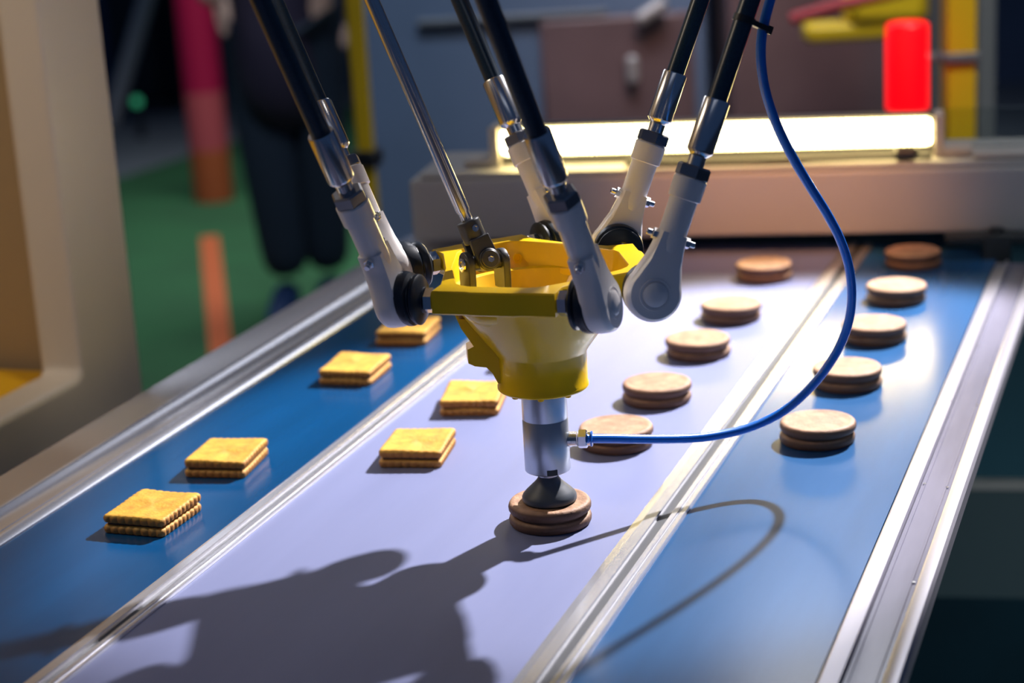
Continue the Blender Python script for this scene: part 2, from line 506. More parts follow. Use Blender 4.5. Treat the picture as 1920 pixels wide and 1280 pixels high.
def make_round(sd):
    root = thing('round_biscuit', 'x', 'biscuit', (0, 0, 0), 0, 'round sandwich biscuits on the belts')
    rounded_disc(0.0, 0.0078, 0.0300, sd=sd, wob=0.006).build('wafer', M['rd_low'], root)
    MB().lathe((0, 0, 0.0074), Z, [(0, 0.0262), (0.0024, 0.0262)], 32).build('filling', M['cream_fill'], root)
    o = rounded_disc(0.0094, 0.0172, 0.0302, dome=0.0005, rim=0.0006, sd=sd + 9, wob=0.008).build('wafer', M['rd'], root)
    for v in o.data.vertices:
        v.co.x += 0.0008 * math.cos(sd * 1.7)
        v.co.y += 0.0008 * math.sin(sd * 1.7)
    return root


sq_protos = [make_square(s) for s in (1, 2, 3)]
rd_protos = [make_round(s) for s in (1, 2, 3, 4)]
used = set()


def put(protos, i, x, y, rz, label):
    p = protos[i % len(protos)]
    o = p if id(p) not in used else copy_tree(p)
    used.add(id(p))
    o.location = (x, y, BZ)
    o.rotation_euler = (0, 0, math.radians(rz))
    o['label'] = label
    return o


SQ = [(-0.7260, 1.1790, -1.0, 'golden square sandwich biscuit nearest on the left blue belt, in shade'),
      (-0.7292, 1.3050, 7.0, 'golden square sandwich biscuit second nearest on the left blue belt'),
      (-0.7260, 1.5570, 3.0, 'golden square sandwich biscuit third along the left blue belt, right above the empty gap'),
      (-0.7270, 1.6900, 6.0, 'farthest golden square biscuit on the left blue belt, partly behind the black rubber boot'),
      (-0.5823, 1.3546, 9.0, 'golden square sandwich biscuit nearest on the wide middle belt, fully in view'),
      (-0.5835, 1.4885, 12.0, 'golden square biscuit on the middle belt whose right corner hides behind the yellow robot hub'),
      (-0.5790, 1.6220, 4.0, 'square biscuit on the middle belt almost wholly hidden behind the yellow robot hub')]
for i, (x, y, rz, lb) in enumerate(SQ):
    put(sq_protos, i, x, y, rz, lb)
RD = [(-0.4299, 1.2337, 20, 'tan round sandwich biscuit held under the black suction cup'),
      (-0.4307, 1.4085, 80, 'tan round sandwich biscuit behind the blue hose just beside the hose fitting'),
      (-0.4295, 1.5287, 140, 'tan round sandwich biscuit second behind the gripper in the middle belt row'),
      (-0.4278, 1.6717, 200, 'tan round sandwich biscuit third behind the gripper in the middle belt row'),
      (-0.4267, 1.7995, 250, 'tan round sandwich biscuit second farthest in the middle belt row'),
      (-0.4280, 1.9660, 300, 'farthest tan round sandwich biscuit of the middle belt, shaded, nearest the grey portal beam'),
      (-0.2750, 1.4456, 40, 'tan round sandwich biscuit nearest on the right blue belt, standing clear of the hose'),
      (-0.2764, 1.5970, 100, 'tan round sandwich biscuit second on the right blue belt, hose crossing its left rim'),
      (-0.2762, 1.7440, 160, 'tan round sandwich biscuit third on the right blue belt, left side behind the hose'),
      (-0.2772, 1.8877, 220, 'tan round sandwich biscuit second farthest on the right blue belt'),
      (-0.2802, 2.0379, 280, 'farthest tan round sandwich biscuit on the right blue belt, shaded by the beam')]
for i, (x, y, rz, lb) in enumerate(RD):
    put(rd_protos, i, x, y, rz, lb)

# ------------------------------------------------------------------ delta robot
AX = V((-0.43, 1.234, BZ))
HJ = 0.183
EDGE = {'R': (26.0, 0.068, -0.001, 0.0722), 'L': (136.5, 0.088, 0.0022, 0.0702), 'F': (271.5, 0.070, -0.0070, 0.0728)}   # normal, apothem, shift, half span
rb = thing('delta_robot', 'delta picking robot with yellow platform, white rod ends and black rods above the belts', 'robot', AX)


def edge_frame(k):
    a = math.radians(EDGE[k][0])
    return V((math.cos(a), math.sin(a), 0)), V((-math.sin(a), math.cos(a), 0))


def bar_end(k, sg):
    return sg * (EDGE[k][3] - (0.0365 if (k == 'L' and sg > 0) else 0.0295))


def edge_pt(k, t, a=0.0, z=HJ):
    """point on an edge: t along it, a out from the stud axis"""
    N, T = edge_frame(k)
    return AX + N * (EDGE[k][1] + a) + T * (EDGE[k][2] + t) + Z * z


# platform ------------------------------------------------------------
ZT, ZB = 0.1915, 0.1750
outer, inner = [], []
KS = ('R', 'L', 'F')
for i, k in enumerate(KS):
    n = KS[(i + 1) % 3]
    e, f = bar_end(k, 1), -bar_end(k, -1)
    for t, a in ((-f, -.010), (-f, .0085), (-.020, .0085), (-.015, .0100), (.015, .0100), (.020, .0085), (e, .0085), (e, -.010)):
        outer.append(edge_pt(k, t, a, 0) - AX)
    for t, a in ((-f + .010, -.0150), (-f + .016, -.0095), (-.020, -.0070), (-.012, -.0070), (.012, -.0070), (.020, -.0070), (e - .016, -.0095), (e - .010, -.0150)):
        inner.append(edge_pt(k, t, a, 0) - AX)
    en = -bar_end(n, -1)
    outer.append((edge_pt(k, e, -.010, 0) + edge_pt(n, -en, -.010, 0)) * 0.5 * 0.96 - AX * 0.96)
    inner.append((edge_pt(k, e - .010, -.0150, 0) + edge_pt(n, -en + .010, -.0150, 0)) * 0.5 * 1.06 - AX * 1.06)


def lift(pts, z, k=1.0):
    return [AX + V((p.x * k, p.y * k, z)) for p in pts]


mb = MB()
mb.loft([lift(inner, 0.1612, 0.20), lift(inner, 0.1615, 0.83), lift(inner, 0.1635, 0.88), lift(inner, 0.169, 0.945), lift(inner, ZT - 0.001, 1.0), lift(inner, ZT, 1.012),
         lift(outer, ZT, 0.988), lift(outer, ZT - 0.0012, 1.0), lift(outer, ZB + 0.001, 1.0), lift(outer, ZB, 0.985), lift(inner, ZB, 0.985), lift(inner, 0.1600, 0.81), lift(inner, 0.1600, 0.20)], cap=False)
b = mb.b
# funnel and hub cup
mb.lathe(AX, Z, [(0.1590, 0.030), (0.1600, 0.0525), (0.1745, 0.0615), (0.1755, 0.0650), (0.168, 0.0600), (0.160, 0.0545), (0.150, 0.0475), (0.140, 0.0403), (0.1330, 0.0349), (0.1300, 0.0330), (0.1285, 0.0322),
                 (0.1060, 0.0320), (0.1052, 0.0326), (0.1035, 0.0326), (0.1025, 0.0316), (0.1025, 0.012)], 48, cap=False)
mb.lathe(AX, Z, [(0.1606, 0.0001), (0.1610, 0.030)], 32, cap=False)
# gusset ribs below the three corners
for ka in (84, 204):
    a = math.radians(ka)
    c, s = V((math.cos(a), math.sin(a), 0)), V((-math.sin(a), math.cos(a), 0))
    mb.prism([(0.034, 0.157), (0.0570, 0.159), (0.0590, 0.1745), (0.0640, 0.1745), (0.0600, 0.163), (0.0560, 0.152), (0.0500, 0.142), (0.0480, 0.1385), (0.0525, 0.1365), (0.0525, 0.1265), (0.0480, 0.1240), (0.0400, 0.1225), (0.0360, 0.118), (0.0325, 0.110), (0.025, 0.110)],
             AX, c, Z, s, -0.009, 0.009)
pf = tag(mb.build('platform', M['yellow'], rb, AX, bevel=0.0009), 'yellow triangular platform with a funnel shaped hub')
for i in range(8):
    a = 2 * math.pi * i / 8 + 0.25
    p = AX + V((math.cos(a) * 0.0262, math.sin(a) * 0.0262, 0.1028))
    MB().cyl(p, p - Z * 0.0030, 0.0023, 12, ch=0.0004).build('screw', M['yellow'], pf, AX)
# threaded plug in the pocket wall
N, T = edge_frame('L')
p = edge_pt('L', -0.024, -0.0148, 0.180)
MB().lathe(p, -N, [(0, 0.0034), (0.0016, 0.0034), (0.0016, 0.0024), (0.0006, 0.0022)], 16).build('plug', M['yellow'], pf, AX)
for k in ('R', 'L', 'F'):
    N, T = edge_frame(k)
    for sg in (-1, 1):
        o = edge_pt(k, bar_end(k, sg))
        nb = MB()
        nb.cyl(o, o + T * (sg * 0.0075), 0.0088, 6, ch=0.0010, hint=Z)
        nb.cyl(o + T * (sg * 0.0075), o + T * (sg * 0.0082), 0.0062, 18)
        nb.build('stud_nut', M['bright'], pf, AX)

# control rods ----------------------------------------------------------
EU = V((math.cos(math.radians(19.18)), math.sin(math.radians(19.18)), 0))
EV = V((-EU.y, EU.x, 0))
TOPS = {'F': ((489, 0), (912, 0), -0.33), 'L': ((514, 0), (862, 0), 0.40), 'R': ((1313, 0), (1407, 0), 0.16)}
ROD_L = 0.47


def rod_dir(B, px, v):
    d = ray(*px)
    w = CAM - B
    s = (v * w.z - w.dot(EV)) / (d.dot(EV) - v * d.z)
    q = w + d * s
    return q


rod_R2 = None
elbows = []
for k in ('F', 'L', 'R'):
    N, T = edge_frame(k)
    p1, p2, v = TOPS[k]
    # the first is the end that shows on the left (F, L) or at the back (R)
    order = {'F': (-1, 1), 'L': (1, -1), 'R': (1, -1)}[k]
    Bs = [edge_pt(k, sg * EDGE[k][3]) for sg in order]
    ds = [rod_dir(B, p, v) for B, p in zip(Bs, (p1, p2))]
    us = [q / q.z for q in ds]
    elbows.append([B + d.normalized() * ROD_L for B, d in zip(Bs, us)])
    for B, d, sg in zip(Bs, us, order):
        d = d.normalized()
        O = T * sg                                        # outward along the stud
        A = (O - d * O.dot(d)).normalized()               # ring axis, square to the rod
        Wd = d.cross(A)
        tube = MB()
        tube.cyl(B + d * 0.130, B + d * ROD_L, 0.0066, 24)
        rod = tag(tube.build('control_rod', M['carbon'], rb, AX), 'black carbon fibre rod')
        sl = MB()
        sl.lathe(B, d, [(0.0885, 0.0058), (0.0955, 0.0058), (0.0985, 0.0088), (0.1000, 0.0091), (0.1335, 0.0091), (0.1345, 0.0086), (0.1345, 0.0066)], 28, hint=A)
        sl.build('metal_sleeve', M['steel'], rod, AX)
        nt_ = MB()
        nt_.lathe(B, d, [(0.0800, 0.0104), (0.0812, 0.0118), (0.0878, 0.0118), (0.0890, 0.0104)], 6, hint=A)
        nt_.build('lock_nut', M['nut'], rod, AX)
        # white rod end: teardrop ring, shank, cap
        re = MB()
        rr, rs, sh = 0.0192, 0.0096, 0.042
        poly = []
        for i in range(26):
            a = math.radians(150 + 240 * i / 25)          # the round part, open towards the shank (+y)
            poly.append((rr * math.cos(a), rr * math.sin(a)))
        # concave flanks that run into the shank
        poly += [(0.0142, 0.0175), (0.0120, 0.0240), (0.0104, 0.0320), (rs * 0.98, sh), (-rs * 0.98, sh), (-0.0104, 0.0320), (-0.0120, 0.0240), (-0.0142, 0.0175)]
        rings = []
        for z, kk in ((-0.0085, 0.90), (-0.0062, 0.975), (-0.0030, 1.0), (0.0030, 1.0), (0.0062, 0.965), (0.0085, 0.86)):
            rings.append([B + Wd * (x * kk) + d * (y * (kk if y < 0.03 else 1)) + A * z for x, y in poly])
        re.loft(rings)
        re.lathe(B, d, [(0.024, 0.006), (0.030, 0.0088), (0.036, rs), (0.0655, rs), (0.0662, 0.0112), (0.0795, 0.0114), (0.0806, 0.0105)], 28)
        re.lathe(B, A, [(0.0080, 0.0110), (0.0092, 0.0106), (0.0088, 0.0090)], 28, cap=False)
        re.lathe(B, A, [(0.0080, 0.0088), (0.0095, 0.0084), (0.0108, 0.0062), (0.0114, 0.0030), (0.0115, 0.0004)], 28)
        re.build('rod_end', M['white'], rod, AX)
        # bellows boot between ring and stud nut
        c0, c1 = B - A * 0.0075, edge_pt(k, bar_end(k, sg) + sg * 0.0072)
        bo = MB()
        prof = [(0, .0165), (.04, .0185), (.20, .0189), (.40, .0182), (.48, .0160), (.53, .0158), (.62, .0172), (.74, .0173), (.82, .0158), (.88, .0112), (.94, .0090), (1.0, .0088)]
        rings = []
        for t, r_ in prof:
            ax_ = A.lerp(O, t).normalized()
            x_, y_, _ = frame(ax_, Z)
            cc = c0.lerp(c1, t)
            rings.append([cc + x_ * (r_ * math.cos(2 * math.pi * i / 28)) + y_ * (r_ * math.sin(2 * math.pi * i / 28)) for i in range(28)])
        bo.loft(rings)
        bo.build('dust_boot', M['rubber'], rod, AX)
        for w in (-1, 1):
            q = B + d * 0.0385 + Wd * (w * 0.0090)
            sc = MB()
            sc.cyl(q, q + Wd * (w * 0.0044), 0.0038, 6, ch=0.0004)
            sc.cyl(q + Wd * (w * 0.0044), q + Wd * (w * 0.0082), 0.0021, 12, ch=0.0004)
            sc.build('clamp_screw', M['bright'], rod, AX)
        if k == 'R' and sg == order[1]:
            rod_R2 = (B, d)

# wrist drive shaft with universal joint ----------------------------------
JC = at_plane(908, 487, AX + EV * 0.004, EV)             # joint centre
top = JC + rod_dir(JC, (697, 0), 0.12)
sd = (top - JC).normalized()
mb = MB()
mb.lathe(JC, sd, [(0.026, 0.0040), (0.036, 0.0040), (0.0375, 0.0050), (0.46, 0.0050)], 20)
ds_ = tag(mb.build('drive_shaft', M['steel'], rb, AX), 'slim polished steel shaft')
face = (-CF - sd * (-CF).dot(sd)).normalized()            # pin that points at the viewer side of the cell
face = (face + EU * 0.40).normalized()
face = (face - sd * face.dot(sd)).normalized()
side = sd.cross(face).normalized()
mb = MB()
mb.lathe(JC, sd, [(0.0140, 0.0078), (0.0150, 0.0084), (0.0290, 0.0084), (0.0300, 0.0076)], 24)
for s_ in (-1, 1):
    mb.prism([(-0.0072, 0.017), (0.0072, 0.017), (0.0078, 0.004), (0.0074, -0.003), (0.0045, -0.0070), (0.0, -0.0080), (-0.0045, -0.0070), (-0.0074, -0.003), (-0.0078, 0.004)],
             JC + face * (s_ * 0.0072), side, sd, face, -0.0024, 0.0024, ch=0.0007)
mb.build('upper_yoke', M['yoke'], ds_, AX, bevel=0.0006)
mb = MB()
mb.cyl(JC - face * 0.0115, JC + face * 0.0115, 0.0076, 28, ch=0.0006)
mb.cyl(JC + face * 0.0110, JC + face * 0.0130, 0.0064, 28, ch=0.0005)
mb.build('pivot_pin', M['yoke'], ds_, AX)
mb = MB()
mb.lathe(JC + face * 0.0130, face, [(0, 0.0025), (0.0008, 0.0025), (0.0008, 0.0019), (0.0002, 0.0016)], 6)
mb.build('hex_socket', M['bright'], ds_, AX)
q = JC + sd * 0.0235 + face * 0.0078
mb = MB()
mb.lathe(q, face, [(0, 0.0024), (0.0014, 0.0024), (0.0014, 0.0015), (0.0006, 0.0013)], 14)
mb.build('set_screw', M['bright'], ds_, AX)
p2 = (EU * 0.88 - Z * 0.04 + EV * 0.44).normalized()
mb = MB()
mb.cyl(JC - Z * .002 - p2 * 0.0150, JC - Z * .002 + p2 * 0.0150, 0.0050, 20)
mb.build('cross_pin', M['yoke'], ds_, AX)
ly = MB()
e3 = p2.cross(Z).normalized()
for s_ in (-1, 1):
    ly.prism([(0.0088 * math.cos(math.radians(a)), 0.0090 * math.sin(math.radians(a))) for a in range(0, 181, 20)] + [(-0.0090, -0.012), (-0.0085, -0.020), (0.0085, -0.020), (0.0090, -0.012)],
             JC - Z * .002 + p2 * (s_ * 0.0135), e3, Z, p2, -0.0026, 0.0026, ch=0.0007)
jb = V((JC.x, JC.y, AX.z + 0.159))
ly.cyl(jb, jb + Z * 0.0060, 0.0185, 28, ch=0.001)
ly.build('lower_yoke', M['yoke'], ds_, AX, bevel=0.0006)
for s_ in (-1, 1):
    q = JC - Z * .002 + p2 * (s_ * 0.0168)
    MB().lathe(q, p2 * s_, [(0, 0.0050), (0.0010, 0.0048), (0.0010, 0.0028), (0.0004, 0.0022)], 20).build('bearing_cap', M['steel'], ds_, AX)

# upper arms and base above the frame of the photograph
bc = JC + sd * (0.62 / sd.z)
hb_ = MB()
hb_.lathe(bc, Z, [(-0.04, 0.030), (-0.03, 0.055), (0.0, 0.085), (0.04, 0.10), (0.16, 0.10), (0.20, 0.08), (1.6, 0.06)], 32)
base_ = hb_.build('robot_base', M['yellow'], rb, AX)
for e0_, e1_ in elbows:
    mid = (e0_ + e1_) * 0.5
    am = MB()
    am.cyl(e0_, e1_, 0.011, 18)
    hipd = (mid - bc)
    hipd.z = 0
    hip = bc + Z * 0.09 + hipd.normalized() * 0.09
    am.cyl(hip, mid, 0.030, 20, r1=0.018)
    am.build('upper_arm', M['yellow'], rb, AX)

# vacuum gripper ------------------------------------------------------------
mb = MB()
mb.lathe(AX, Z, [(0.0395, 0.0140), (0.0405, 0.0160), (0.0412, 0.0165), (0.0785, 0.0165), (0.0792, 0.0160), (0.0797, 0.0160), (0.0803, 0.0163), (0.1040, 0.0163)], 40)
vg = tag(mb.build('vacuum_gripper', M['gripper'], rb, AX), 'satin grey metal cylinder below the yellow hub')
gd = (-EV * 0.97 + EU * 0.18).normalized()
ge = V((-gd.y, gd.x, 0))
mb = MB().box(AX + gd * 0.01605 + Z * 0.0428, (0.0076, 0.0012, 0.0038), (ge, gd, Z))
mb.build('slot', M['blackp'], vg, AX, smooth=False)
mb = MB().lathe(AX, Z, [(0.0360, 0.0072), (0.0398, 0.0080), (0.0400, 0.0110)], 28)
mb.build('cup_holder', M['gripper'], vg, AX)
mb = MB().lathe(AX, Z, [(0.0366, 0.0070), (0.0350, 0.0073), (0.0320, 0.0092), (0.0285, 0.0128), (0.0250, 0.0165), (0.0222, 0.0190), (0.0205, 0.0198), (0.0180, 0.0198), (0.0174, 0.0192), (0.0174, 0.010)], 40)
mb.build('suction_cup', M['cup'], vg, AX)

# fitting and air hose
P0 = at(1066, 823, 0.0630)
P1 = at(1112, 822, 0.0632)
fd = (P1 - P0)
fl = fd.length
fd.normalize()
mb = MB()
prof = []
for i in range(6):
    prof += [(0.0005 + i * 0.0012, 0.0056), (0.0011 + i * 0.0012, 0.0049)]
mb.lathe(P0 - fd * 0.001, fd, prof, 20)
mb.lathe(P0, fd, [(0.0068, 0.0060), (0.0076, 0.0070), (0.0128, 0.0070), (0.0136, 0.0060)], 6, hint=Z)
mb.cyl(P0 + fd * 0.0132, P0 + fd * 0.0162, 0.0050, 20)
mb.build('hose_fitting', M['steel'], vg, AX)
mb = MB().lathe(P0, fd, [(0.0158, 0.0044), (0.0160, 0.0056), (0.0172, 0.0056), (0.0176, 0.0040)], 20)
mb.build('release_collar', M['hose'], vg, AX)

HX = [(1098, 822), (1140, 822), (1195, 823), (1250, 823), (1305, 821), (1355, 814), (1400, 803), (1440, 787), (1478, 764), (1515, 731), (1548, 692), (1575, 648), (1592, 600), (1597, 550), (1591, 497), (1575, 448),
      (1552, 403), (1524, 358), (1496, 312), (1470, 264), (1449, 215), (1434, 165), (1427, 115), (1428, 70), (1436, 30), (1447, -10), (1457, -50), (1462, -110), (1466, -190)]
Bq, dq = rod_R2
q0 = P1
q2 = Bq + dq * ((0.2235) / dq.z) + CR * 0.012            # where the hose is tied to the rod
q1 = at(1592, 570, 0.150)
# depth of the belly from its shadow on the belt
_best = None
for i in range(400):
    h = 0.02 + i * 0.0008
    c = at(1597, 560, h)
    e = (WL + (c - WL) * (1.4 / (1.4 - h)) - V((-0.2408, 1.2258, BZ))).length
    if _best is None or e < _best[0]:
        _best = (e, c)
q1 = _best[1]
hn = (q1 - q0).cross(q2 - q0).normalized()
pts = [at_plane(x, y, q0, hn) for x, y in HX]


def spline(pts, n):
    out = []
    for i in range(len(pts) - 1):
        p0, p1, p2, p3 = pts[max(i - 1, 0)], pts[i], pts[i + 1], pts[min(i + 2, len(pts) - 1)]
        for j in range(n):
            t = j / n
            out.append(0.5 * ((2 * p1) + (p2 - p0) * t + (2 * p0 - 5 * p1 + 4 * p2 - p3) * t * t + (3 * p1 - p0 - 3 * p2 + p3) * t ** 3))
    out.append(pts[-1])
    return out


hose = MB().tube(spline(pts, 4), 0.0034, 14).build('air_hose', M['hose'], rb, AX)
tag(hose, 'bright blue air hose in a wide loop')
tp = Bq + dq * ((CAM - Bq).length * 0 + 0.222 / dq.z)
_bd = None
for i in range(200):
    c = Bq + dq * (0.14 + i * 0.0015)
    e = R.transposed() @ (c - CAM)
    py = PCY + F_PX * e.y / e.z
    if _bd is None or abs(py - 38) < _bd[0]:
        _bd = (abs(py - 38), c)
tp = _bd[1]
mb = MB()
mb.cyl(tp - dq * 0.0022, tp + dq * 0.0022, 0.0076, 24)
hp = at_plane(1434, 38, q0, hn)
hv = (hp - tp)
hv = hv - dq * hv.dot(dq)
xv = hv.normalized()
mb.box(tp + hv * 0.5, (hv.length + 0.008, 0.0085, 0.0036), (xv, dq.cross(xv), dq))
mb.box(tp + hv + xv * 0.0050, (0.0065, 0.0050, 0.0055), (xv, dq.cross(xv), dq))
mb.build('cable_tie', M['tie'], hose, AX)

# ------------------------------------------------------------------ portal beam and LED bar behind
YAW = math.radians(8.6)
BX = V((math.cos(YAW), math.sin(YAW), 0))
BY = V((-math.sin(YAW), math.cos(YAW), 0))
BO = V((-0.505, 2.06, BZ + 0.0222))                        # on the front foot of the beam


def bp(px, py, off=0.0):
    return at_plane(px, py, BO + BY * off, BY)


def bl(p):
    """beam coordinates: along, back, up"""
    q = p - BO
    return V((q.dot(BX), q.dot(BY), q.z))


l0, l1 = bl(bp(775, 455)), bl(bp(1930, 430))
lt = bl(bp(1340, 326)).z
xl, xr = l0.x, l1.x + 0.12
pb = thing('portal_beam', 'broad grey machine beam crossing over the far end of the belts below the lit bar', 'beam', (BO.x, BO.y, 0))
pl = V((BO.x, BO.y, 0))
MB().prism([(xl, 0), (xr, 0), (xr, 0.16), (xl, 0.16)], BO, BX, BY, Z, 0.0, lt).build('body', M['beam'], pb, pl, bevel=0.004, seg=3)
MB().prism([(xl + 0.012, 0.006), (xr, 0.006), (xr, 0.15), (xl + 0.012, 0.15)], BO, BX, BY, Z, lt, lt + 0.006).build('top_plate', M['beam'], pb, pl, bevel=0.002)
for xx in (xl + 0.03, xr - 0.03):
    c = BO + BX * xx + BY * 0.08
    MB().box((c.x, c.y, c.z / 2), (0.06, 0.10, c.z), (BX, BY, Z)).build('leg', M['beam'], pb, pl, smooth=False)
ZP = lt + 0.006
MB().prism([(xl, 0.152), (xr, 0.152), (xr, 0.158), (xl, 0.158)], V((BO.x, BO.y, 0)), BX, BY, Z, 0.15, BO.z + 0.002).build('rear_plate', M['cabinet'], pb, pl, smooth=False)
z_a, z_b = bp(1880, 905, 0.15).z, bp(1850, 1118, 0.15).z
MB().prism([(xl + .01, 0.140), (xr - .01, 0.140), (xr - .01, 0.152), (xl + .01, 0.152)], V((BO.x, BO.y, 0)), BX, BY, Z, z_a - 0.006, z_a + 0.006).build('plate_trim', M['bracket'], pb, pl, smooth=False)
MB().prism([(xl + .01, 0.146), (xr - .01, 0.146), (xr - .01, 0.152), (xl + .01, 0.152)], V((BO.x, BO.y, 0)), BX, BY, Z, z_b, z_a - 0.006).build('kick_panel', M['slate'], pb, pl, smooth=False)
MB().prism([(xl + .01, 0.146), (xr - .01, 0.146), (xr - .01, 0.152), (xl + .01, 0.152)], V((BO.x, BO.y, 0)), BX, BY, Z, 0.151, z_b).build('foot_panel', M['chassis'], pb, pl, smooth=False)
# dark roller nose under the beam at the right end
mb = MB()
c = bp(1868, 465, -0.02)
mb.box(c, (0.030, 0.03, 0.035), (BX, BY, Z))
mb.box(c + Z * 0.012 - BX * 0.012, (0.085, 0.024, 0.010), (BX, BY, Z))
mb.cyl(c + Z * 0.017, c + Z * 0.023, 0.008, 18)
tag(mb.build('stop_bracket', M['blackp'], loc=c, bevel=0.002), 'black stop bracket above the far end of the right edge rail', 'bracket')

OB = 0.045                                                # the bar stands back from the front of the beam
c00, c10, c11, c01 = bl(bp(942, 293, OB)), bl(bp(1746, 268, OB)), bl(bp(1746, 217, OB)), bl(bp(942, 246, OB))
bz0, bz1 = (c00.z + c10.z) / 2, (c11.z + c01.z) / 2
bx0, bx1 = (c00.x + c01.x) / 2, (c10.x + c11.x) / 2
lb = thing('led_light_bar', 'glowing white LED light bar on brackets along the top of the grey beam', 'light', BO + BX * ((bx0 + bx1) / 2) + BY * OB + Z * ZP)
ll = lb.location.copy()


def bw(x, y, z):
    return BO + BX * x + BY * y + Z * z


def rrect(x0, x1, z0, z1, r, n=5):
    out = []
    for cx_, cz_, a0 in ((x1 - r, z0 + r, -90), (x1 - r, z1 - r, 0), (x0 + r, z1 - r, 90), (x0 + r, z0 + r, 180)):
        for i in range(n + 1):
            a = math.radians(a0 + 90 * i / n)
            out.append((cx_ + r * math.cos(a), cz_ + r * math.sin(a)))
    return out


MB().prism(rrect(bx0 - .003, bx1 + .003, bz0 - .003, bz1 + .003, .006), BO, BX, Z, BY, OB + 0.002, OB + 0.030).build('housing', M['housing'], lb, ll)
MB().prism(rrect(bx0, bx1, bz0, bz1, .005), BO, BX, Z, BY, OB - 0.004, OB + 0.004).build('diffuser', M['led'], lb, ll)
mb = MB()
nb_ = 84
for i in range(nb_):
    x = bx0 + 0.004 + (bx1 - bx0 - 0.008) * i / (nb_ - 1)
    for z in (bz0 + 0.0012, bz1 - 0.0012):
        p = bw(x, OB - 0.0036, z)
        mb.lathe(p, -BY, [(0, 0.0022), (0.0014, 0.0017), (0.0020, 0.0004)], 8)
tag(mb.build('lens_bead', M['ledbead'], lb, ll), kind='stuff')
MB().box(bw((bx0 + bx1) / 2, OB + 0.016, bz0 - 0.007), (bx1 - bx0 + 0.02, 0.022, 0.008), (BX, BY, Z)).build('mounting_rail', M['housing'], lb, ll, bevel=0.001)
for sgn, xx in ((-1, bx0 - 0.0085), (1, bx1 + 0.0085)):
    mb = MB()
    zt = bz1 + 0.004
    mb.box(bw(xx, OB + 0.012, (ZP + zt) / 2), (0.011, 0.045, zt - ZP), (BX, BY, Z))
    mb.box(bw(xx + sgn * 0.018, OB + 0.012, ZP + 0.0045), (0.036, 0.045, 0.009), (BX, BY, Z))
    mb.build('bracket', M['bracket'], lb, ll, bevel=0.0015)
# cable with a plug along the beam top
mb = MB()
ca = [bw(bx0 + (bx1 - bx0) * t, 0.020, ZP + 0.004 + 0.001 * math.sin(t * 9)) for t in (0.30, 0.45, 0.6, 0.75, 0.9, 1.0)]
mb.tube(spline(ca, 4), 0.0035, 10)
kq = bw(bx0 + (bx1 - bx0) * 0.945, 0.018, ZP + 0.009)
mb.lathe(kq - BX * 0.014, BX, [(0, 0.004), (0.003, 0.0085), (0.022, 0.0085), (0.026, 0.004)], 16)
tag(mb.build('lamp_cable', M['blackp'], loc=ca[0]), 'dark cable with a round plug lying along the beam below the light bar', 'cable')
mb = MB().box(bw(bx1 + 0.12, 0.018, ZP + 0.004), (0.15, 0.008, 0.006), (BX, BY, Z))
tag(mb.build('guide_strip', M['bracket'], loc=bw(bx1 + .12, .018, ZP), bevel=0.001), 'pale thin strip on the beam right of the light bar bracket', 'strip')
# clear guard standing behind the bar
gx0, gx1 = bl(bp(1395, 220, 0.10)).x, xr - 0.01
gz = bl(bp(1800, 203, 0.10)).z
gp = MB().box(bw((gx0 + gx1) / 2, 0.10, (ZP + gz) / 2), (gx1 - gx0, 0.004, gz - ZP), (BX, BY, Z))
tag(gp.build('guard_panel', M['glass'], loc=bw(gx0, .10, ZP), smooth=False), 'clear guard panel standing on the beam behind the light bar', 'panel')

# ------------------------------------------------------------------ left machine with the open side
XP = -1.10
px_ = lambda x, y: at_plane(x, y, (XP, 0, 0), X)
e0, e1 = px_(190, 0), px_(264, 750)
yo = (e0.y + e1.y) / 2
yi = (px_(78, 0).y + px_(146, 690).y) / 2
zs = (px_(140, 706).z + px_(0, 795).z) / 2
mc = thing('machine_enclosure', 'cream machine enclosure with a rounded opening at the left edge of the photo', 'machine', (XP - 0.3, yo - 0.6, 0))
ml = V((XP - 0.3, yo - 0.6, 0))
TH = 0.05
ZH = 2.0
mb = MB()                                                 # frame round the opening, one profile
n_ = 6
rc = 0.012
inn = [(yi - 1.1, zs)] + [(yi - rc + rc * math.cos(a), zs + rc + rc * math.sin(a)) for a in [math.radians(-90 + 90 * i / n_) for i in range(n_ + 1)]] + [(yi, ZH - 0.12), (yi - 1.1, ZH - 0.12)]
out = [(yi - 1.2, 0.0)] + [(yo, 0.0)] * (n_ + 1) + [(yo, ZH), (yi - 1.2, ZH)]
rings = [[V((XP, y, z)) for y, z in out], [V((XP, y, z)) for y, z in inn], [V((XP - TH, y, z)) for y, z in inn], [V((XP - TH, y, z)) for y, z in out]]
mb.loft(rings, cap=False, closed=True)
mb.build('front_frame', M['cream'], mc, ml, bevel=0.006, seg=3)
MB().box((XP - 0.62, (yo + yi - 1.2) / 2, ZH / 2), (0.03, yo - yi + 1.2, ZH)).build('back_panel', M['tan'], mc, ml, smooth=False)
MB().box((XP - 0.33, yo - 0.02, ZH / 2), (0.56, 0.03, ZH)).build('end_panel', M['tan'], mc, ml, smooth=False)
MB().box((XP - 0.33, (yo + yi - 1.2) / 2 - .02, zs - 0.027), (0.55, yo - yi + 1.13, 0.02)).build('shelf', M['ochre'], mc, ml, smooth=False)
MB().box((XP - 0.33, (yo + yi - 1.2) / 2 - .02, ZH - 0.02), (0.55, yo - yi + 1.13, 0.02)).build('roof_panel', M['cream'], mc, ml, smooth=False)

